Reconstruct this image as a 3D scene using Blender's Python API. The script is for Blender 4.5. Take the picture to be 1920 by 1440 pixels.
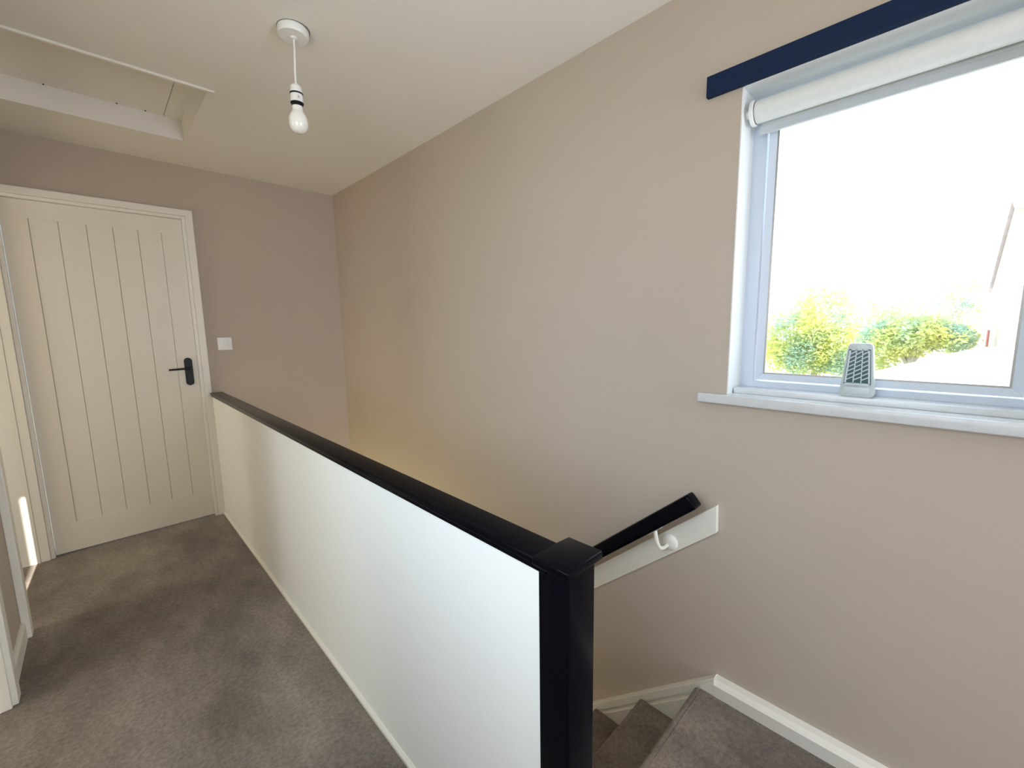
import bpy, bmesh, math, random
from mathutils import Vector, Matrix
sc = bpy.context.scene
C = sc.collection
for o in list(bpy.data.objects): bpy.data.objects.remove(o, do_unlink=True)
PI = math.pi

# ------------------------------------------------------------------ camera
cam_d = bpy.data.cameras.new('camera'); cam = bpy.data.objects.new('camera', cam_d); C.objects.link(cam)
cam_d.sensor_fit = 'HORIZONTAL'; cam_d.sensor_width = 36.0; cam_d.lens = 796.14 / 1920 * 36.0
cam_d.clip_start = 0.02; cam_d.clip_end = 300
RR = ((0.7144704573331933, -0.6994768360299359, -0.016251813918691016),
      (0.10512154105308051, 0.08435263264571749, 0.9908754184923363),
      (-0.691723519337548, -0.7096596291344794, 0.13379754695804438))
cam.matrix_world = Matrix.Translation((0, 0, 1.2701)) @ Matrix(RR).transposed().to_4x4()
sc.camera = cam

# ------------------------------------------------------------------ view, sky, sun, portal, added fills
vs = sc.view_settings
sc.display_settings.display_device = 'sRGB'
vs.view_transform = 'Standard'; vs.look = 'None'; vs.gamma = 1.0; vs.use_curve_mapping = False
vs.exposure = 0.0
sc.cycles.max_bounces = 14; sc.cycles.diffuse_bounces = 8; sc.cycles.glossy_bounces = 4
sc.cycles.transparent_max_bounces = 12; sc.cycles.transmission_bounces = 6
sc.cycles.use_denoising = True
sc.cycles.sample_clamp_indirect = 8.0

w = bpy.data.worlds.new('sky'); sc.world = w; w.use_nodes = True
bgn = w.node_tree.nodes['Background']
bgn.inputs['Color'].default_value = (0.70, 0.86, 1.0, 1); bgn.inputs['Strength'].default_value = 4.2

def light(name, kind, loc, direction, energy, color, size=None, sizey=None, portal=False):
    l = bpy.data.lights.new(name, kind); o = bpy.data.objects.new(name, l); C.objects.link(o)
    o.location = loc; o.rotation_euler = Vector(direction).to_track_quat('-Z', 'Y').to_euler()
    l.energy = energy; l.color = color
    if kind == 'AREA':
        l.shape = 'RECTANGLE'; l.size = size; l.size_y = sizey
        if portal: l.cycles.is_portal = True
    return o
sun = light('sun', 'SUN', (-4, -8, 8), (0.04, 1.0, -0.686), 14.0, (1.0, 0.93, 0.80)); sun.data.angle = 0.0095
# daylight arriving at the landing window (portal only); later area lights are added
light('landing_window_portal', 'AREA', (1.66, 0.15, 1.51), (-1, 0, 0), 1.0, (1, 1, 1), 0.70, 0.90, True)
light('bedroom_fill', 'AREA', (-1.5, 1.75, 1.2), (1, 0, 0), 10.7, (1.0, 0.90, 0.65), 1.1, 2.0)  # added unseen warm fill, soft ambient through the doorways
light('far_bedroom_fill', 'AREA', (-1.5, 2.95, 1.2), (1, 0, 0), 11.1, (1.0, 0.84, 0.53), 0.8, 1.6)  # added warm fill behind the far doorway, lifts the far door
light('side_fill', 'AREA', (-0.50, 0.40, 1.50), (1, 0.10, -1.1), 8.6, (0.64, 0.83, 1.0), 1.1, 0.9)  # added cool fill from the unseen left, brightens the low wall
light('rear_fill', 'AREA', (1.05, -2.15, 1.15), (0, 1, 0), 49.0, (0.80, 0.86, 0.97), 0.75, 1.8)  # added unseen fill before the solid back wall, lifts the far end
light('hall_fill', 'AREA', (0.10, 2.75, -1.6), (1, 0, 0.1), 66.0, (1.0, 0.88, 0.46), 0.9, 1.8)  # added unseen warm fill from below, brightens the stairwell

# ------------------------------------------------------------------ helpers
class MB:
    def __init__(self): self.bm = bmesh.new()
    def box(self, x0, x1, y0, y1, z0, z1, bevel=0, seg=2):
        t = bmesh.new(); bmesh.ops.create_cube(t, size=1)
        for v in t.verts:
            v.co = Vector(((x0+x1)/2 + v.co.x*(x1-x0), (y0+y1)/2 + v.co.y*(y1-y0), (z0+z1)/2 + v.co.z*(z1-z0)))
        if bevel: bmesh.ops.bevel(t, geom=t.edges[:], offset=bevel, segments=seg, profile=0.5, affect='EDGES')
        return self.merge(t)
    def merge(self, t, mat=None):
        if mat is not None: bmesh.ops.transform(t, matrix=mat, verts=t.verts[:])
        me = bpy.data.meshes.new('tmp'); t.to_mesh(me); t.free(); self.bm.from_mesh(me); bpy.data.meshes.remove(me)
        return self
    def prism(self, pts, axis, a0, a1, bevel=0, seg=2):
        """polygon pts (2-D) in the plane normal to axis, extruded from a0 to a1"""
        t = bmesh.new(); n = len(pts)
        def mk(p, a):
            return {'x': (a, p[0], p[1]), 'y': (p[0], a, p[1]), 'z': (p[0], p[1], a)}[axis]
        A = [t.verts.new(mk(p, a0)) for p in pts]; B = [t.verts.new(mk(p, a1)) for p in pts]
        t.faces.new(A); t.faces.new(B[::-1])
        for i in range(n):
            t.faces.new((A[i], B[i], B[(i+1) % n], A[(i+1) % n]))
        bmesh.ops.recalc_face_normals(t, faces=t.faces[:])
        if bevel: bmesh.ops.bevel(t, geom=t.edges[:], offset=bevel, segments=seg, profile=0.5, affect='EDGES')
        return self.merge(t)
    def lathe(self, prof, n=32, mat=None):
        """prof: (r, z) pairs revolved about z"""
        t = bmesh.new(); rings = []
        for r, z in prof:
            if r < 1e-6: rings.append([t.verts.new((0, 0, z))])
            else: rings.append([t.verts.new((r*math.cos(2*PI*i/n), r*math.sin(2*PI*i/n), z)) for i in range(n)])
        for a, b in zip(rings, rings[1:]):
            for i in range(n):
                j = (i+1) % n
                if len(a) == 1 and len(b) == 1: continue
                if len(a) == 1: t.faces.new((a[0], b[i], b[j]))
                elif len(b) == 1: t.faces.new((a[i], a[j], b[0]))
                else: t.faces.new((a[i], a[j], b[j], b[i]))
        bmesh.ops.recalc_face_normals(t, faces=t.faces[:])
        return self.merge(t, mat)
    def tube(self, pts, r, n=12):
        t = bmesh.new(); rings = []; P = [Vector(p) for p in pts]; rr = r if isinstance(r, (list, tuple)) else [r]*len(P)
        up = None
        for i, p in enumerate(P):
            d = (P[min(i+1, len(P)-1)] - P[max(i-1, 0)]).normalized()
            if up is None:
                up = Vector((0, 0, 1)) if abs(d.z) < .9 else Vector((1, 0, 0))
            s = d.cross(up).normalized(); up = s.cross(d).normalized()
            rings.append([t.verts.new(p + (s*math.cos(2*PI*k/n) + up*math.sin(2*PI*k/n))*rr[i]) for k in range(n)])
        for a, b in zip(rings, rings[1:]):
            for k in range(n): t.faces.new((a[k], a[(k+1) % n], b[(k+1) % n], b[k]))
        t.faces.new(rings[0][::-1]); t.faces.new(rings[-1])
        bmesh.ops.recalc_face_normals(t, faces=t.faces[:])
        return self.merge(t)
    def build(self, name, mat, parent=None, smooth=False, origin=None):
        me = bpy.data.meshes.new(name)
        if origin is not None: bmesh.ops.translate(self.bm, verts=self.bm.verts[:], vec=-Vector(origin))
        self.bm.to_mesh(me); self.bm.free()
        o = bpy.data.objects.new(name, me); C.objects.link(o); me.materials.append(mat)
        if origin is not None: o.location = origin
        if smooth:
            for p in me.polygons: p.use_smooth = True
            try: me.set_sharp_from_angle(angle=math.radians(smooth if smooth is not True else 40))
            except Exception: pass
        if parent is not None:
            o.parent = parent
            if parent.type == 'EMPTY' or origin is None:
                o.location = o.location - parent_world(parent)
        return o
def parent_world(p):
    v = Vector((0, 0, 0))
    while p is not None:
        v += p.location; p = p.parent
    return v
def tag(o, label=None, cat=None, group=None, kind=None):
    if label: o['label'] = label
    if cat: o['category'] = cat
    if group: o['group'] = group
    if kind: o['kind'] = kind
    return o
def struct(o, label=None, cat=None): return tag(o, label, cat, kind='structure')
def thing(name, label, cat, loc=(0, 0, 0), group=None):
    o = bpy.data.objects.new(name, None); C.objects.link(o); o.location = loc; o.empty_display_size = .05
    return tag(o, label, cat, group)

def mat(name, col, rough=.5, noise=None, bump=None, metallic=0, spec=.5, coat=0, trans=0, sheen=0):
    """noise = (scale, dark factor, second scale); bump = (scale, strength, distance)"""
    m = bpy.data.materials.new(name); m.use_nodes = True; nt = m.node_tree; N = nt.nodes; Lk = nt.links
    b = N['Principled BSDF']; b.inputs['Roughness'].default_value = rough; b.inputs['Metallic'].default_value = metallic
    b.inputs['Specular IOR Level'].default_value = spec; b.inputs['Coat Weight'].default_value = coat
    b.inputs['Transmission Weight'].default_value = trans; b.inputs['Sheen Weight'].default_value = sheen
    b.inputs['Base Color'].default_value = (*col, 1)
    geo = N.new('ShaderNodeNewGeometry')
    if noise:
        last = None
        for i, (s, amt) in enumerate(noise):
            n = N.new('ShaderNodeTexNoise'); n.inputs['Scale'].default_value = s; n.inputs['Detail'].default_value = 5
            Lk.new(geo.outputs['Position'], n.inputs['Vector'])
            r = N.new('ShaderNodeMapRange'); r.inputs['From Min'].default_value = .3; r.inputs['From Max'].default_value = .7
            r.inputs['To Min'].default_value = 1-amt; r.inputs['To Max'].default_value = 1+amt
            Lk.new(n.outputs['Fac'], r.inputs['Value'])
            if last is None: last = r.outputs['Result']
            else:
                mm = N.new('ShaderNodeMath'); mm.operation = 'MULTIPLY'
                Lk.new(last, mm.inputs[0]); Lk.new(r.outputs['Result'], mm.inputs[1]); last = mm.outputs[0]
        vm = N.new('ShaderNodeVectorMath'); vm.operation = 'SCALE'; vm.inputs[0].default_value = col
        Lk.new(last, vm.inputs['Scale']); Lk.new(vm.outputs['Vector'], b.inputs['Base Color'])
    if bump:
        prev = None
        for s, st, dist in bump:
            n = N.new('ShaderNodeTexNoise'); n.inputs['Scale'].default_value = s; n.inputs['Detail'].default_value = 4
            Lk.new(geo.outputs['Position'], n.inputs['Vector'])
            bp = N.new('ShaderNodeBump'); bp.inputs['Strength'].default_value = st; bp.inputs['Distance'].default_value = dist
            Lk.new(n.outputs['Fac'], bp.inputs['Height'])
            if prev: Lk.new(prev, bp.inputs['Normal'])
            prev = bp.outputs['Normal']
        Lk.new(prev, b.inputs['Normal'])
    return m

M = {}
M['wall'] = mat('beige_wall_paint', (0.50, 0.43, 0.36), .75, [(3, .015)], [(6, .25, .004), (260, .12, .0006)], spec=.25)
M['ceiling'] = mat('ceiling_paint', (0.82, 0.80, 0.75), .85, [(2.2, .012)], [(4, .3, .005), (300, .12, .0006)], spec=.2)
M['gloss'] = mat('white_gloss_paint', (0.80, 0.775, 0.70), .38, None, [(22, .15, .0012)], spec=.45)
M['door'] = mat('white_door_paint', (0.76, 0.72, 0.63), .42, [(5, .01)], [(90, .10, .0005)], spec=.4)
M['panel'] = mat('white_wall_paint', (0.90, 0.90, 0.87), .5, [(4, .008)], [(5, .25, .003), (220, .1, .0005)], spec=.35)
M['upvc'] = mat('white_window_plastic', (0.60, 0.66, 0.75), .3, None, None, spec=.5)
M['sill'] = mat('sill_gloss_paint', (0.64, 0.66, 0.68), .22, [(30, .03)], [(18, .35, .002)], spec=.55)
M['reveal'] = mat('white_reveal_paint', (0.76, 0.78, 0.78), .6, None, [(12, .3, .002)], spec=.3)
M['black'] = mat('black_gloss_paint', (0.0014, 0.0017, 0.0042), .2, None, [(35, .2, .0010)], spec=.10)
M['blackmetal'] = mat('black_metal', (0.006, 0.006, 0.008), .45, None, None, spec=.3)
M['navy'] = mat('navy_paint', (0.0085, 0.021, 0.060), .5, [(12, .04)], [(30, .15, .001)], spec=.12)
M['plastic'] = mat('white_plastic', (0.82, 0.82, 0.81), .35)
M['roller'] = mat('blind_fabric', (0.72, 0.75, 0.74), .7, [(60, .02)], None, spec=.3)
M['bar'] = mat('blind_bar_plastic', (0.50, 0.54, 0.58), .4)
M['frosted'] = mat('frosted_bulb_glass', (0.88, 0.86, 0.82), .12, None, None, spec=.6, coat=.5)
M['grey_metal'] = mat('dull_metal', (0.35, 0.33, 0.30), .4, None, None, metallic=.8)
M['freshener'] = mat('pale_grey_plastic', (0.52, 0.58, 0.58), .3)
M['gel'] = mat('teal_gel', (0.012, 0.085, 0.10), .3)

def carpet_mat():
    m = bpy.data.materials.new('carpet'); m.use_nodes = True; nt = m.node_tree; N = nt.nodes; Lk = nt.links
    b = N['Principled BSDF']; b.inputs['Roughness'].default_value = 1; b.inputs['Specular IOR Level'].default_value = .08
    b.inputs['Sheen Weight'].default_value = .25
    geo = N.new('ShaderNodeNewGeometry')
    def noise(s, d, rough=.5, stretch=None):
        n = N.new('ShaderNodeTexNoise'); n.inputs['Scale'].default_value = s; n.inputs['Detail'].default_value = d; n.inputs['Roughness'].default_value = rough
        if stretch:
            mp = N.new('ShaderNodeMapping'); mp.inputs['Scale'].default_value = stretch; mp.inputs['Rotation'].default_value = (0, 0, .9)
            Lk.new(geo.outputs['Position'], mp.inputs['Vector']); Lk.new(mp.outputs['Vector'], n.inputs['Vector'])
        else: Lk.new(geo.outputs['Position'], n.inputs['Vector'])
        return n.outputs['Fac']
    big = noise(3.2, 6, .55, (1, .55, 1)); mid = noise(70, 5, .65); fine = noise(420, 3, .7)
    def ramp(v, a, b0, c0, c1):
        r = N.new('ShaderNodeValToRGB'); Lk.new(v, r.inputs['Fac']); r.color_ramp.elements[0].position = a; r.color_ramp.elements[1].position = b0
        r.color_ramp.elements[0].color = (*c0, 1); r.color_ramp.elements[1].color = (*c1, 1); return r.outputs['Color']
    c1 = ramp(big, .38, .62, (.175, .137, .108), (.325, .270, .220)); swirl = noise(11, 4, .6, (1, .5, 1)); c1b = ramp(swirl, .35, .65, (.86, .86, .86), (1.12, 1.12, 1.12))
    c2 = ramp(mid, .34, .66, (.72, .72, .72), (1.22, 1.22, 1.22))
    c3 = ramp(fine, .3, .7, (.62, .62, .62), (1.3, 1.3, 1.3))
    def mul(a, b_):
        x = N.new('ShaderNodeMix'); x.data_type = 'RGBA'; x.blend_type = 'MULTIPLY'; x.inputs['Factor'].default_value = 1; x.clamp_result = False
        Lk.new(a, x.inputs[6]); Lk.new(b_, x.inputs[7]); return x.outputs[2]
    Lk.new(mul(mul(mul(c1, c1b), c2), c3), b.inputs['Base Color'])
    pv = None
    for v, st, ds in ((big, .5, .012), (mid, .6, .008), (fine, .8, .004)):
        bp = N.new('ShaderNodeBump'); bp.inputs['Strength'].default_value = st; bp.inputs['Distance'].default_value = ds; Lk.new(v, bp.inputs['Height'])
        if pv: Lk.new(pv, bp.inputs['Normal'])
        pv = bp.outputs['Normal']
    Lk.new(pv, b.inputs['Normal'])
    return m
M['carpet'] = carpet_mat()
def glass_mat():
    m = bpy.data.materials.new('window_glass'); m.use_nodes = True; nt = m.node_tree; N = nt.nodes; Lk = nt.links
    N.remove(N['Principled BSDF']); t = N.new('ShaderNodeBsdfTransparent'); t.inputs['Color'].default_value = (.97, .985, .98, 1)
    g = N.new('ShaderNodeBsdfGlossy'); g.inputs['Roughness'].default_value = 0.0
    f = N.new('ShaderNodeFresnel'); f.inputs['IOR'].default_value = 1.45; mx = N.new('ShaderNodeMixShader')
    q = N.new('ShaderNodeMath'); q.operation = 'MULTIPLY'; q.inputs[1].default_value = .3; Lk.new(f.outputs[0], q.inputs[0]); Lk.new(q.outputs[0], mx.inputs[0]); Lk.new(t.outputs[0], mx.inputs[1]); Lk.new(g.outputs[0], mx.inputs[2])
    Lk.new(mx.outputs[0], N['Material Output'].inputs['Surface']); return m
M['glass'] = glass_mat()

# ------------------------------------------------------------------ dimensions
XR, YF, ZC, XL = 1.455, 3.474, 2.312, -0.345
XH = 0.531                       # landing face of the low wall
ZG = -2.62                       # ground-floor level
# ------------------------------------------------------------------ shell
m = MB()
m.prism([(XL-.045, -2.2), (0.545, -2.2), (0.545, 3.62), (-3.2, 3.62), (-3.2, .98), (XL-.045, .98)], 'z', -0.25, 0.0)
# landing in front of the stairs dips by 2 cm
t = bmesh.new()
v = [t.verts.new(p) for p in [(.545, -2.2, 0), (.545, .41, 0), (.80, .512, -.02), (.80, -2.2, -.02), (1.455, .512, -.02), (1.455, -2.2, -.02),
                              (.545, -2.2, -.25), (.545, .41, -.25), (1.455, .512, -.25), (1.455, -2.2, -.25)]]
for f in ((0, 3, 2, 1), (3, 5, 4, 2), (6, 7, 8, 9), (0, 1, 7, 6), (1, 2, 4, 8, 7), (4, 5, 9, 8), (5, 3, 0, 6, 9)): t.faces.new([v[i] for i in f])
bmesh.ops.recalc_face_normals(t, faces=t.faces[:]); m.merge(t)
struct(m.build('floor', M['carpet']))

HX0, HX1, HY0, HY1 = -0.62, 0.478, 2.347, 3.045      # loft hatch opening
m = MB()
m.box(XL-.045, XR+.28, -2.35, .98, ZC, ZC+.22); m.box(-3.2, XR+.28, .98, HY0, ZC, ZC+.22); m.box(-3.0, XR+.28, HY1, YF+.15, ZC, ZC+.22)
m.box(-3.0, HX0, HY0, HY1, ZC, ZC+.22); m.box(HX1, XR+.28, HY0, HY1, ZC, ZC+.22)
struct(m.build('ceiling', M['ceiling']))

WY0, WY1, WZ0, WZ1 = -0.19, 0.49, 1.011, 1.965     # window opening in the right wall
m = MB(); X1 = XR+.28
m.box(XR, X1, -2.2, WY0, ZG, ZC); m.box(XR, X1, WY1, YF+.15, ZG, ZC)
m.box(XR, X1, WY0, WY1, ZG, WZ0); m.box(XR, X1, WY0, WY1, WZ1, ZC)
struct(m.build('wall_right', M['wall']))

DX0, DX1, DZ = -0.289, 0.4755, 1.981
m = MB()
m.box(-3.0, DX0-.02, YF, YF+.15, -.25, ZC); m.box(DX1+.02, XR, YF, YF+.15, ZG, ZC); m.box(DX0-.02, DX1+.02, YF, YF+.15, DZ+.02, ZC)
struct(m.build('wall_far', M['wall']))

# left wall: an added light opening beside the camera, then two open doorways into a bedroom
TL = .045
openL = [(1.33, 2.15), (2.665, 3.455)]
m = MB(); m.box(XL-TL, XL, -2.2, -.20, 0, ZC); m.box(XL-TL, XL, 1.0, 1.33, 0, ZC); m.box(XL-TL, XL, 2.15, 2.665, 0, ZC); m.box(-.46, XL, 3.455, YF, 0, ZC)
m.box(XL-TL, XL, -.20, 1.0, 0, 1.0); m.box(XL-TL, XL, -.20, 1.0, 1.98, ZC)
for a, b in openL: m.box(XL-TL, XL, a, b, 2.0, ZC)
struct(m.build('wall_left', M['wall']))
m = MB(); m.box(XL-TL, XR, -2.35, -2.2, -.25, ZC); struct(m.build('wall_back', M['wall']))
m = MB(); m.box(-3.2, -3.05, 1.0, YF+.15, -.25, .85); m.box(-3.2, -3.05, 1.0, YF+.15, 2.22, ZC)
m.box(-3.2, -3.05, 1.0, 1.6, .85, 2.22); m.box(-3.2, -3.05, 3.0, YF+.15, .85, 2.22)
struct(m.build('wall_bedroom', M['wall']))
# unseen rear wall of the bedroom: slit shaped to throw a thin sun strip
m = MB(); yb0, yb1 = .98, 1.10
m.box(-3.05, -.475, yb0, yb1, 0, ZC); m.box(-.475, -.39, yb0, yb1, 0, .5); m.box(-.475, -.39, yb0, yb1, 2.08, ZC); m.box(-.405, -.39, yb0, yb1, .5, 2.08)
struct(m.build('wall_bedroom_slit', M['wall']))
m = MB(); m.box(-3.05, -.50, 2.34, 2.42, 0, ZC); struct(m.build('wall_light_baffle', M['wall']))  # unseen wall added to keep the bedroom fill off the far doorway
# stairwell below the landing
m = MB(); m.box(.545, .60, .50, 2.25, ZG, -.02); m.box(.545, .60, 3.3, YF, ZG, -.02); m.box(.545, .60, 2.25, 3.3, -.62, -.02)  # lower opening added so the fill from below passes through
struct(m.build('wall_stairwell', M['wall']))
m = MB(); m.box(-.4, XR+.28, -2.2, YF+.15, ZG-.15, ZG); struct(m.build('floor_hall', M['carpet']))

# ------------------------------------------------------------------ loft hatch
hatch = thing('loft_hatch', 'recessed white loft hatch in the ceiling above the boarded door', 'hatch', (0, 2.7, ZC))
m = MB(); m.box(HX0, HX1, HY0, HY1, ZC+.105, ZC+.125); m.build('panel', M['ceiling'], hatch)
m = MB(); m.box(HX1-.09, HX1-.088+.0, HY0+.0, HY1, ZC+.1035, ZC+.105)
m.build('joint_line', M['grey_metal'], hatch)
m = MB()
m.box(HX0, HX1, HY1-.012, HY1, ZC-.001, ZC+.105); m.box(HX0, HX1, HY0, HY0+.012, ZC-.001, ZC+.105)
m.box(HX1-.012, HX1, HY0+.012, HY1-.012, ZC-.001, ZC+.105); m.box(HX0, HX0+.012, HY0+.012, HY1-.012, ZC-.001, ZC+.105)
m.build('lining', M['ceiling'], hatch)
for sx in (-.045, .205, .315):
    m = MB(); m.lathe([(0, 0), (.004, 0), (.003, -.003), (0, -.0035)], 12, Matrix.Translation((sx, HY1-.018, ZC+.1050))); m.build('gap_dot', M['blackmetal'], hatch)  # dark blobs standing in for shaded gaps along the panel joint
m = MB(); m.prism([(HX0-.02, ZC-.010), (HX1+.012, ZC-.010), (HX1+.012, ZC), (HX0-.02, ZC)], 'y', HY0-.016, HY0+.002, .003)
m.build('trim_bead', M['gloss'], hatch)

# ------------------------------------------------------------------ far door
def arch(m, x0, x1, z, y, wd, th, bead):
    """architrave on a wall facing -y: outer band and inner bead, mitred square"""
    for (a0, a1) in ((x0-wd, x0-bead), (x1+bead, x1+wd)): m.box(a0, a1, y-th, y, 0, z+wd, .003)
    m.box(x0-wd+.0005, x1+wd-.0005, y-th+.0003, y, z+bead, z+wd-.0005, .003)
dm = MB(); y0 = YF+.012
px0, px1, pz0, pz1 = -.188, .368, .178, 1.885
dm.box(DX0+.003, px0, y0, y0+.04, .008, DZ-.003); dm.box(px1, DX1-.003, y0, y0+.04, .008, DZ-.003)
dm.box(px0, px1, y0, y0+.04, .008, pz0); dm.box(px0, px1, y0, y0+.04, pz1, DZ-.003)
nb = 5; bw = (px1-px0)/nb; g = .0032
for i in range(nb):
    a = px0+i*bw; b = a+bw
    dm.prism([(a+.0005, y0+.0030+g), (a+g, y0+.0030), (b-g, y0+.0030), (b-.0005, y0+.0030+g), (b-.0005, y0+.035), (a+.0005, y0+.035)], 'z', pz0-.002, pz1+.002)
dm.box(px0, px1, y0+.012, y0+.03, pz0-.001, pz1+.001)
door = struct(dm.build('door_1', M['door']), 'white boarded door at the far end of the landing', 'door')
m = MB(); arch(m, DX0, DX1, DZ, YF, .056, .022, .017); m.build('architrave', M['gloss'], door)
m = MB()
for a0, a1 in ((DX0-.0165, DX0), (DX1, DX1+.0165)): m.box(a0, a1, YF-.012, YF+.14, 0, DZ+.0165, .002)
m.box(DX0, DX1, YF-.0118, YF+.14, DZ, DZ+.0165, .002)
m.build('door_lining', M['gloss'], door)
# handle
hx, hz = .4245, 1.012
def capsule(cx, cz, hw, hh, n=14):
    P = []
    for i in range(n+1):
        a = PI*i/n; P.append((cx+hw*math.cos(a), cz+hh-hw+hw*math.sin(a)))
    for i in range(n+1):
        a = PI+PI*i/n; P.append((cx+hw*math.cos(a), cz-hh+hw+hw*math.sin(a)))
    return P
m = MB(); m.prism(capsule(hx, hz, .0215, .0905), 'y', y0-.009, y0, 0)
hd = m.build('door_handle', M['blackmetal'], door, smooth=30)
hd['label'] = 'black rounded backplate handle'
m = MB(); m.tube([(hx, y0-.005, hz+.022), (hx, y0-.05, hz+.022)], .009, 16)
m.tube([(hx+.004, y0-.048, hz+.022), (hx-.03, y0-.050, hz+.022), (hx-.107, y0-.046, hz+.020)], [.0075, .0065, .0055], 16)
m.build('lever', M['blackmetal'], hd, smooth=40)

# ------------------------------------------------------------------ left wall doorways
def arch_left(m, ya, yb, z, wd=.058, th=.026):
    m.box(XL, XL+th, ya-wd, ya, 0, z+wd, .004); m.box(XL, XL+th, yb, yb+wd, 0, z+wd, .004)
    m.box(XL, XL+th-.0005, ya-wd+.0005, yb+wd-.0005, z, z+wd-.0005, .004)
for i, (ya, yb) in enumerate(openL):
    m = MB()
    if i < 1: arch_left(m, ya, yb, 1.985)
    else:
        m.box(XL, XL+.026, ya-.058, ya, 0, 2.04, .004); m.box(XL-.10, XL, yb-.005, YF-.023+.004, 0, 2.0, .001)
        m.box(XL, XL+.0255, ya-.0575, YF-.0235, 1.985, 2.0395, .004)
    for (q0, q1) in (((ya, ya+.014), (yb-.014, yb)) if i < 1 else ((ya, ya+.014),)): m.box(XL-TL-.002, XL+.012, q0, q1, 0, 1.986, .002)
    m.box(XL-TL-.002, XL+.012, ya, yb, 1.986, 2.0, .002)
    o = struct(m.build('trim_%d' % (i+1), M['gloss']))
m = MB(); m.prism([(XL, 0), (XL+.013, 0), (XL+.013, .062), (XL+.006, .075), (XL, .075)], 'y', 2.2085, 2.6065)
struct(m.build('baseboard_left', M['gloss']))

# ------------------------------------------------------------------ low wall, capping rail and newel post
bal = thing('stair_balustrade', 'low solid white wall with black capping rail and black newel post beside the stairwell', 'balustrade', (.56, 2.0, 0))
m = MB(); m.box(XH, .578, .470, YF, -.25, .84); m.build('panel', M['panel'], bal)
m = MB(); m.box(.519, .590, .484, YF-.023, .846, .862, .0050, 3); m.box(.5235, .5855, .46, YF-.0235, .8345, .8475, .003)
o = m.build('capping_rail', M['black'], bal, smooth=50)
m = MB(); m.box(.5265, .6035, .4115, .4815, -.32, .848, .004, 3)
nw = m.build('newel_post', M['black'], bal, smooth=50)
m = MB(); m.prism([(.5185, .4075), (.6235, .4085), (.6225, .4865), (.5905, .4895), (.5185, .4895)], 'z', .8455, .8622, .0035, 3)
m.build('newel_cap', M['black'], nw, smooth=50)
m = MB(); m.prism([(XH-.010, 0), (XH, 0), (XH, .016), (XH-.004, .016), (XH-.010, .010)], 'y', .445, YF-.022)
m.build('skirting_bead', M['gloss'], bal)

# ------------------------------------------------------------------ stairs
stairs = thing('staircase', 'carpeted stairs going down beside the beige wall behind the newel post', 'staircase', (1.0, .53, -.02))
XS = 1.412; GO, RI = .212, .192
def step(y, z, depth, flat_back):
    """carpet wrapped over a rounded nosing, riser falling to the next tread"""
    P = [(y+.002, z-RI-.012)]
    for a in range(0, 181, 20):
        r = .014; P.append((y+.002+r*math.sin(math.radians(a))*1.0, z-r-.002+(-r)*math.cos(math.radians(a))+.002))
    P += [(y-depth, z), (y-depth, z-RI-.012)]
    return P
prev = None
for i in range(13):
    y = .517+GO*i; z = -.02-RI*i
    m = MB(); dep = .006 if i == 0 else GO+.004
    m.prism(step(y, z, dep, True), 'x', .602, XS-.001)
    o = m.build('step', M['carpet'], stairs, smooth=35)
# stringer: moulded top, shadow groove, face board
def sl(y): return .040-.898*(y-.473)      # top edge of the stringer at the wall
ya, yb = .473, 3.44
def band(m, x0, x1, off0, off1, y_start):
    m.prism([(y_start, sl(y_start)-off0), (yb, sl(yb)-off0), (yb, sl(yb)-off1), (y_start, sl(y_start)-off1)], 'x', x0, x1, .0015, 1)
m = MB(); band(m, 1.424, XR-.0008, 0, .036, ya); band(m, 1.438, XR-.0008, .030, .060, ya+.01); 
m.build('stringer_cap', M['gloss'], stairs)
m = MB(); band(m, XS, XR-.006, .050, .42, .530); m.build('stringer', M['gloss'], stairs)
m = MB()
m.prism([(XR-.004, -.02), (XR-.041, -.02), (XR-.041, .022), (XR-.024, .034), (XR, .036), (XR, -.02)], 'y', -2.2, .470)
m.prism([(.470, -.02), (.515, -.02), (.505, .004), (.473, .036), (.470, .036)], 'x', XR-.040, XR)
struct(m.build('baseboard_right', M['gloss']))

# ------------------------------------------------------------------ handrail on the right wall
hr = thing('handrail', 'short black sloping handrail on a white backing board on the beige wall', 'handrail', (XR, .7, .5))
s = .876
def bt(y): return .663-s*(y-.497)
m = MB(); m.prism([(.497, .663), (2.9, bt(2.9)), (2.9, bt(2.9)-.1), (.494, .566)], 'x', XR-.018, XR, .0015, 1)
m.build('backing_board', M['gloss'], hr)
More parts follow.
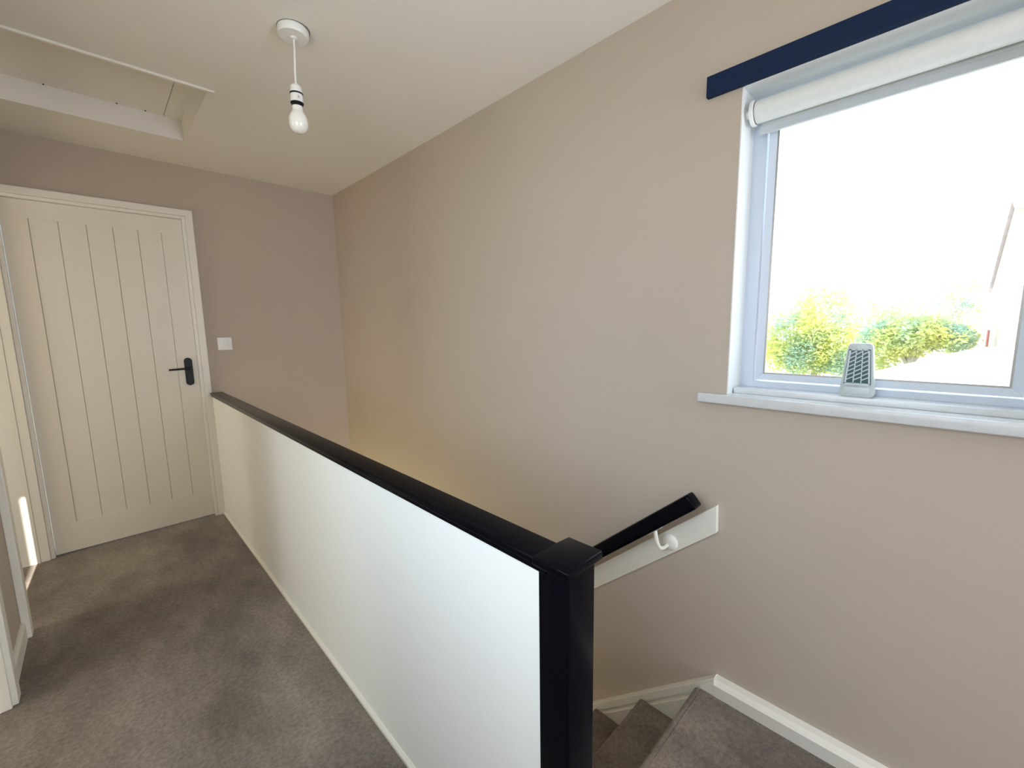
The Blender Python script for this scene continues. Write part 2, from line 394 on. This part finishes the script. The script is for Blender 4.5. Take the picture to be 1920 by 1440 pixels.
# rail: rounded bar running along (y, z) direction
d = Vector((0, 1, -s)).normalized(); nrm = Vector((0, s, 1)).normalized()
m = MB(); t = bmesh.new(); bmesh.ops.create_cube(t, size=1)
RW, RH, RLn = .053, .053, 3.05
for vv in t.verts: vv.co = Vector((vv.co.x*RW, (vv.co.y+.5)*RLn, vv.co.z*RH))
bmesh.ops.bevel(t, geom=t.edges[:], offset=.012, segments=4, profile=.6, affect='EDGES')
start = Vector((XR-.080, .546, .688))
rotm = Matrix(((1, 0, 0), (0, d.y, nrm.y), (0, d.z, nrm.z))).to_4x4()
m.merge(t, Matrix.Translation(start) @ rotm)
m.build('rail', M['black'], hr, smooth=50)
def bracket(yc):
    base = Vector((XR-.018, yc, bt(yc)-.050))
    m = MB(); m.lathe([(0, 0), (.031, 0), (.031, .003), (.026, .008), (.014, .012), (0, .013)], 28, Matrix.Translation(base) @ Matrix.Rotation(-PI/2, 4, 'Y'))
    top = start + d*((yc+.045-start.y)/d.y) - nrm*(RH/2)
    p0 = base + Vector((-.008, .004, -.008)); P = []
    c1 = p0 + Vector((-.055, 0.008, -.020)); c2 = top + Vector((0, -.008, -.045))
    for k in range(15):
        u = k/14; P.append(p0*(1-u)**3 + c1*3*u*(1-u)**2 + c2*3*u*u*(1-u) + top*u**3)
    m.tube(P, .0072, 12)
    pl = bmesh.new(); bmesh.ops.create_cube(pl, size=1)
    for vv in pl.verts: vv.co = Vector((vv.co.x*.022, vv.co.y*.06, vv.co.z*.003))
    m.merge(pl, Matrix.Translation(top - nrm*.001) @ rotm)
    m.build('bracket', M['gloss'], hr, smooth=45)['label'] = 'white curved bracket'
bracket(.655); bracket(1.75)

# ------------------------------------------------------------------ window
GX = 1.567
win = struct(MB().box(GX+.012, GX+.016, -.135, .438, 1.085, 1.885).build('window_1', M['glass']), 'white framed window over the stairs', 'window')
gy0, gy1, gz0, gz1 = -.121, .424, 1.099, 1.872      # visible glass
m = MB(); fx0, fx1 = GX, GX+.06; oy0, oy1, oz0, oz1 = WY0, WY1, 1.041, WZ1
iy0, iy1, iz0, iz1 = gy0-.024, gy1+.024, gz0-.022, gz1+.024
m.box(fx0, fx1, oy0, iy0, oz0, oz1); m.box(fx0, fx1, iy1, oy1, oz0, oz1); m.box(fx0, fx1, iy0, iy1, oz0, iz0); m.box(fx0, fx1, iy0, iy1, iz1, oz1)
m.build('window_frame', M['upvc'], win)
def bead(m, a0, a1, b0, b1, w_, xa, xb, xc):
    """bevelled glazing bead picture-framed around (a0..a1, b0..b1) sloping towards the glass"""
    t = bmesh.new()
    O = [(a0-w_, b0-w_), (a1+w_, b0-w_), (a1+w_, b1+w_), (a0-w_, b1+w_)]; I = [(a0, b0), (a1, b0), (a1, b1), (a0, b1)]
    vo = [t.verts.new((xa, p[0], p[1])) for p in O]; vi = [t.verts.new((xb, p[0], p[1])) for p in I]
    wo = [t.verts.new((xc, p[0], p[1])) for p in O]; wi = [t.verts.new((xc, p[0], p[1])) for p in I]
    for i in range(4):
        j = (i+1) % 4
        t.faces.new((vo[i], vo[j], vi[j], vi[i])); t.faces.new((wo[i], wi[i], wi[j], wo[j]))
        t.faces.new((vo[i], wo[i], wo[j], vo[j])); t.faces.new((vi[i], vi[j], wi[j], wi[i]))
    bmesh.ops.recalc_face_normals(t, faces=t.faces[:]); m.merge(t)
m = MB(); bead(m, gy0+.003, gy1-.003, gz0+.003, gz1-.003, .019, GX-.006, GX+.006, GX+.03); m.build('glazing_bead', M['upvc'], win)
m = MB(); bead(m, gy0+.0075, gy1-.0075, gz0+.0075, gz1-.0075, .006, GX+.0085, GX+.0085, GX+.0118); m.build('gasket', M['grey_metal'], win)
m = MB(); m.box(XR-.0005, GX, WY1-.003, WY1+.0005, 1.041, WZ1); m.box(XR-.0005, GX, WY0-.0005, WY0+.003, 1.041, WZ1)
m.box(XR-.0005, GX, WY0, WY1, WZ1-.003, WZ1+.0005); m.build('reveal', M['reveal'], win)
m = MB()
m.box(XR-.03, XR, -1.15, .573, 1.011, 1.041, .0035, 3); m.box(XR-.004, GX+.01, WY0+.001, WY1-.001, 1.012, 1.0408)
m.build('window_sill', M['sill'], win, smooth=45)
m = MB(); m.box(1.497, GX+.002, WY0+.004, WY1-.005, 1.0405, 1.0585, .003, 2); m.build('sill_ledge', M['sill'], win, smooth=45)

# ------------------------------------------------------------------ navy board and roller blind
m = MB(); m.box(XR-.018, XR, -1.2, .590, 1.964, 2.0245, .002)
tag(m.build('curtain_board', M['navy'], origin=(XR-.009, .2, 1.99)), 'navy blue painted board fixed along the wall above the window', 'board')
bl = thing('roller_blind', 'rolled up pale grey roller blind in the top of the window recess', 'blind', (1.50, .15, 1.895))
cx, cz, rr = 1.500, 1.897, .031
rx = Matrix.Rotation(PI/2, 4, 'X')
m = MB(); m.lathe([(0, -.461), (rr-.001, -.461), (rr, -.460), (rr, .160), (0, .160)], 48, Matrix.Translation((cx, 0, cz)) @ rx)
m.prism([(cx+rr-.0012, cz), (cx+rr, cz), (cx+rr, 1.856), (cx+rr-.0012, 1.856)], 'y', -.160, .455)
m.build('fabric', M['roller'], bl, smooth=40)
m = MB(); m.box(cx+rr-.008, cx+rr+.004, -.160, .458, 1.841, 1.864, .002); m.build('bottom_bar', M['bar'], bl)
for a, b in ((.463, .474), (-.178, -.167)):
    m = MB(); m.lathe([(0, -b), (.0345, -b), (.036, -b+.0015), (.036, -a-.0015), (.0345, -a), (0, -a)], 48, Matrix.Translation((cx, 0, cz)) @ rx)
    q0, q1 = (b, WY1-.003) if a > 0 else (WY0+.003, a)
    m.lathe([(0, -q1), (.012, -q1), (.012, -q0), (0, -q0)], 32, Matrix.Translation((cx, 0, cz)) @ rx)
    m.build('end_bracket', M['plastic'], bl, smooth=40)
m = MB(); m.lathe([(rr, -.4625), (rr+.0012, -.4625), (rr+.0012, -.4605), (rr, -.4605)], 48, Matrix.Translation((cx, 0, cz)) @ rx); m.build('end_ring', M['grey_metal'], bl, smooth=40)

# ------------------------------------------------------------------ air freshener
af = thing('air_freshener', 'small pale grey air freshener with teal slots standing on the window ledge', 'air freshener', (1.527, .168, 1.0585))
def rtrap(wb, wt, h, rb, rt, n=7):
    P = []
    def arc(cx_, cz_, r, a0, a1):
        for k in range(n+1):
            a = math.radians(a0+(a1-a0)*k/n); P.append((cx_+r*math.cos(a), cz_+r*math.sin(a)))
    arc(wb/2-rb, rb, rb, -90, 0); arc(wt/2-rt, h-rt, rt, 0, 90); arc(-wt/2+rt, h-rt, rt, 90, 180); arc(-wb/2+rb, rb, rb, 180, 270)
    return P
AX, AY, AZ = 1.527, .168, 1.0585
def face(wb, wt, h, z0, x0, x1, rb, rt, bev, name, mt, par=af, sm=40):
    m = MB(); m.prism([(AY+p[0], AZ+z0+p[1]) for p in rtrap(wb, wt, h, rb, rt)], 'x', x0, x1, bev, 2)
    return m.build(name, mt, par, smooth=sm)
face(.078, .055, .150, 0, AX-.016, AX+.020, .012, .012, .0025, 'body', M['freshener'])
face(.060, .047, .100, .035, AX-.0185, AX-.0155, .003, .003, 0, 'gel_refill', M['gel'])
m = MB(); xg0, xg1 = AX-.0215, AX-.0175
def wz(z): return .053-.013*(z-.036)/.098     # panel width at height
for k in range(10):
    z = .024+k*.0118
    for c in range(3):
        wl = wz(z); a = -wl/2+wl*c/3; b = a+wl/3
        P = [(a, z+.009), (b, z-.001), (b, z+.0022), (a, z+.0122)]
        P = [(AY+p[0], AZ+min(max(p[1], .040), .132)) for p in P]
        if abs(P[0][1]-P[3][1]) > 1e-4 and abs(P[1][1]-P[2][1]) > 1e-4: m.prism(P, 'x', xg0, xg1)
for c in range(4):
    f = -.5+c/3; hw = .0011 if c in (1, 2) else .002
    m.prism([(AY+f*.053-hw, AZ+.038), (AY+f*.053+hw, AZ+.038), (AY+f*.040+hw, AZ+.134), (AY+f*.040-hw, AZ+.134)], 'x', xg0-.0005, xg1)
m.box(xg0-.0005, xg1, AY-.028, AY+.028, AZ+.034, AZ+.040); m.box(xg0-.0005, xg1, AY-.022, AY+.022, AZ+.131, AZ+.135)
m.build('grille', M['freshener'], af)
face(.060, .058, .020, .008, AX-.0185, AX-.0155, .005, .005, .0008, 'front_lip', M['freshener'])

# ------------------------------------------------------------------ pendant light
pd = thing('pendant_light', 'bare frosted bulb hanging on a short white flex from the ceiling', 'pendant light', (.605, 1.69, ZC))
T = Matrix.Translation
m = MB(); m.lathe([(0, 0), (.049, 0), (.0505, -.004), (.0495, -.020), (.046, -.025), (.012, -.026), (.008, -.031), (0, -.031)], 48, T((.609, 1.690, ZC-.0025)) @ Matrix.Rotation(.04, 4, 'Y'))
rose = m.build('ceiling_rose', M['plastic'], pd, smooth=35)
m = MB(); m.lathe([(0, 0), (.053, 0), (.053, -.0025), (0, -.0025)], 48, T((.611, 1.692, ZC))); m.build('gap_ring', M['grey_metal'], pd, smooth=35)
m = MB(); m.tube([(.609, 1.69, ZC-.02), (.6085, 1.69, 2.24), (.605, 1.69, 2.18), (.6035, 1.69, 2.125)], .0034, 10); m.build('flex', M['plastic'], pd, smooth=True)
m = MB(); hx_, hy_ = .6035, 1.69
m.lathe([(0, 2.131), (.010, 2.131), (.0175, 2.124), (.0188, 2.118), (.0200, 2.101), (0, 2.101)], 32, T((hx_, hy_, 0)))
m.lathe([(0, 2.0965), (.0206, 2.0965), (.0210, 2.070), (0, 2.070)], 32, T((hx_, hy_, 0)))
hol = m.build('lamp_holder', M['plastic'], pd, smooth=35)
m = MB(); m.lathe([(0, 2.1015), (.0218, 2.1015), (.0218, 2.0965), (0, 2.0965)], 32, T((hx_, hy_, 0))); m.build('seal_ring', M['blackmetal'], hol, smooth=35)
m = MB()
m.lathe([(0, 2.070), (.0218, 2.070), (.0212, 2.0665), (.0185, 2.0655), (.0180, 2.058), (0, 2.058)], 32, T((hx_, hy_, 0)))
m.build('collar', M['blackmetal'], hol, smooth=35)
tx = bpy.data.curves.new('marking', 'FONT'); tx.body = 'R'; tx.size = .012; tx.extrude = .0002; tx.align_x = 'CENTER'; tx.materials.append(M['grey_metal'])
to_c = bpy.data.objects.new('marking_curve', tx); C.objects.link(to_c)
to = bpy.data.objects.new('marking', bpy.data.meshes.new_from_object(to_c)); bpy.data.objects.remove(to_c); C.objects.link(to); to.parent = hol
to.rotation_euler = (PI/2, 0, -.12); to.location = Vector((hx_-.001, hy_-.0215, 2.079)) - parent_world(hol)
prof = [(0, 2.060), (.0175, 2.060), (.0178, 2.047), (.0190, 2.042), (.0235, 2.035), (.0285, 2.026), (.0315, 2.015), (.0322, 2.004), (.0310, 1.993), (.0272, 1.983), (.0205, 1.9755), (.0120, 1.971), (0, 1.9695)]
m = MB(); m.lathe(prof, 40, T((hx_, hy_, 0))); m.build('bulb', M['frosted'], pd, smooth=True)

# ------------------------------------------------------------------ light switch
sw = thing('light_switch', 'small white square light switch on the far wall beside the door', 'light switch', (.636, YF, 1.186))
m = MB(); m.box(.594, .679, YF-.009, YF, 1.143, 1.229, .003, 3); sp = m.build('switch_plate', M['plastic'], sw, smooth=45)
m = MB(); m.box(.630, .650, YF-.0135, YF-.008, 1.171, 1.203, .002, 2); m.build('rocker', M['plastic'], sw, smooth=45)

# ------------------------------------------------------------------ outside
def leaf_mat(name, c0, c1, c2):
    m = bpy.data.materials.new(name); m.use_nodes = True; nt = m.node_tree; N = nt.nodes; Lk = nt.links
    b = N['Principled BSDF']; b.inputs['Roughness'].default_value = .6; b.inputs['Specular IOR Level'].default_value = .2
    g = N.new('ShaderNodeNewGeometry'); n = N.new('ShaderNodeTexNoise'); n.inputs['Scale'].default_value = 1.1; n.inputs['Detail'].default_value = 6
    Lk.new(g.outputs['Position'], n.inputs['Vector']); r_ = N.new('ShaderNodeValToRGB'); Lk.new(n.outputs['Fac'], r_.inputs['Fac'])
    e = r_.color_ramp.elements; e[0].position = .38; e[0].color = (*c0, 1); e[1].position = .62; e[1].color = (*c2, 1); q = e.new(.5); q.color = (*c1, 1)  # bluish green stop paints clusters of shade into the leaf colour
    Lk.new(r_.outputs['Color'], b.inputs['Base Color'])
    t = N.new('ShaderNodeBsdfTranslucent'); Lk.new(r_.outputs['Color'], t.inputs['Color']); mx = N.new('ShaderNodeMixShader'); mx.inputs[0].default_value = .35
    Lk.new(b.outputs[0], mx.inputs[1]); Lk.new(t.outputs[0], mx.inputs[2]); Lk.new(mx.outputs[0], N['Material Output'].inputs['Surface']); return m
M['leaf'] = leaf_mat('tree_leaves', (.42, .56, .40), (.62, .66, .25), (.74, .70, .20))
M['leaf2'] = leaf_mat('pale_leaves', (.42, .52, .44), (.52, .56, .30), (.62, .60, .28))
M['bark'] = mat('bark', (0.55, 0.50, 0.40), .9, [(8, .2)])
M['paving'] = mat('pale_paving', (0.62, 0.60, 0.56), .9, [(1, .06)])
M['brick'] = mat('pale_brick', (0.60, 0.46, 0.38), .9, [(9, .08)])
M['tile'] = mat('roof_tile', (0.42, 0.36, 0.36), .8, [(4, .15)])
M['pipe'] = mat('red_pipe_paint', (0.45, 0.16, 0.12), .6, [(3, .05)])
M['render'] = mat('pale_render', (0.70, 0.66, 0.62), .9, [(2, .04)])
m = MB(); m.box(-60, 120, -60, 60, -3.0, -2.8); struct(m.build('floor_outside', M['paving']))
def crown(name, label, cat, blobs, nleaf, lsz, mt, seed, trunk, group=None):
    rnd = random.Random(seed); root = thing(name, label, cat, (trunk[0], trunk[1], -2.8), group)
    verts = []; faces = []; vol = [b[3]*b[4]*b[5] for b in blobs]; tot = sum(v_**.67 for v_ in vol)
    for b, v_ in zip(blobs, vol):
        for _ in range(int(nleaf*v_**.67/tot)):
            u = rnd.uniform(-1, 1); th = rnd.uniform(0, 2*PI); r = rnd.uniform(.55, 1.08)*(1+.12*math.sin(5*th+b[0])*math.cos(4*u))
            q = math.sqrt(1-u*u)
            c = Vector((b[0]+b[3]*r*q*math.cos(th), b[1]+b[4]*r*q*math.sin(th), b[2]+b[5]*r*u))
            a = Vector((rnd.gauss(0, 1), rnd.gauss(0, 1), rnd.gauss(0, .6))).normalized(); bb = a.cross(Vector((rnd.gauss(0, 1), rnd.gauss(0, 1), rnd.gauss(0, 1)))).normalized()
            s_ = lsz*rnd.uniform(.6, 1.4); k = len(verts)
            verts += [c-a*s_, c+bb*s_*.45, c+a*s_, c-bb*s_*.45]; faces.append((k, k+1, k+2, k+3))
    me = bpy.data.meshes.new('foliage'); me.from_pydata(verts, [], faces); me.materials.append(mt)
    o = bpy.data.objects.new('foliage', me); C.objects.link(o); o.parent = root; o.location = -root.location
    m = MB(); tx, ty, tz = trunk; m.tube([(tx, ty, -2.8), (tx+.05, ty+.05, -1.2), (tx, ty, tz)], [.16, .13, .07], 10)
    for k in range(5):
        b = blobs[k % len(blobs)]; m.tube([(tx, ty, tz-.8-.1*k), ((tx+b[0])/2, (ty+b[1])/2, (tz-.6+b[2])/2+.2), (b[0], b[1], b[2])], [.06, .04, .02], 6)
    m.build('trunk', M['bark'], root, smooth=True); return root
crown('broadleaf_tree', 'large round yellow green tree at the left of the window view', 'tree',
      [(20.5, 4.35, .55, 1.2, 1.3, 1.15), (20.2, 3.45, 1.25, 1.2, 1.05, 1.35), (20.4, 3.9, -.1, 1.3, 1.5, .8), (20.2, 2.85, .2, 1.0, .9, 1.0)], 16000, .075, M['leaf'], 3, (20.4, 3.6, 1.0))
crown('broadleaf_tree', 'low spreading yellow green tree right of the air freshener', 'tree',
      [(16, .75, .85, .9, .75, .55), (16.0, -.05, .78, .9, .5, .34), (16.1, 1.35, .60, .8, .55, .75), (16, .45, .95, .9, .6, .42)], 9000, .06, M['leaf'], 8, (16.3, .7, .9))
crown('broadleaf_tree', 'sparse darker tree standing behind the round and spreading trees', 'tree',
      [(26, 2.9, 1.4, 1, 1.3, 1.0), (26, 1.0, 1.7, 1, 1.3, .65), (26, 2.1, .8, 1, 1.4, .9)], 5000, .07, M['leaf2'], 5, (26.3, 2.0, 1.2))
crown('broadleaf_tree', 'thin pale tree beside the house at the right of the window', 'tree',
      [(34, -.45, 2.6, 1, .85, 1.2), (34, -.6, 1.3, 1, 1.0, .9), (34, .3, 2.0, .9, .8, .7)], 2200, .10, M['leaf2'], 11, (34.3, -.3, 1.4))
m = MB(); m.tube([(18, 1.92, -2.8), (18, 1.94, 1.75)], .055, 12); m.lathe([(0, 0), (.10, .02), (.12, .06), (.06, .12), (0, .13)], 16, T((18, 1.94, 1.72)))
tag(m.build('lamp_column', M['render'], origin=(18, 1.93, -2.8)), 'white post standing in front of the trees behind the air freshener', 'post')
hs = thing('house', 'pale brick house at the right edge of the window view', 'house', (17.5, -4, -2.8))
m = MB(); m.prism([(20, -2.8), (20, 2.2), (15.4, 3.92), (14.8, 3.7), (14.8, -2.8)], 'y', -8, -.83); m.build('wall', M['brick'], hs)
m = MB(); m.prism([(20.35, 2.08), (20.38, 2.18), (15.4, 4.08), (14.4, 3.72), (14.4, 3.6), (15.4, 3.95)], 'y', -8.2, -.76); m.build('roof', M['tile'], hs)
m = MB(); m.tube([(18.4, -.79, -2.8), (18.4, -.79, .95)], .03, 10); m.build('drainpipe', M['pipe'], hs, smooth=True)
m = MB(); m.prism([(-5.0, -2.8), (-5.0, 1.0), (-.5, .62), (1.3, -.05), (1.3, -2.8)], 'x', 11.5, 14.6); tag(m.build('garage', M['render'], origin=(13, -2, -2.8)), 'low white garage below the spreading tree outside the window', 'garage')
m = MB(); m.box(17.5, 17.75, 1.4, 12, -2.8, -.75); tag(m.build('garden_wall', M['render'], origin=(17.6, 6, -2.8)), 'low pale garden wall below the round tree outside the window', 'wall')
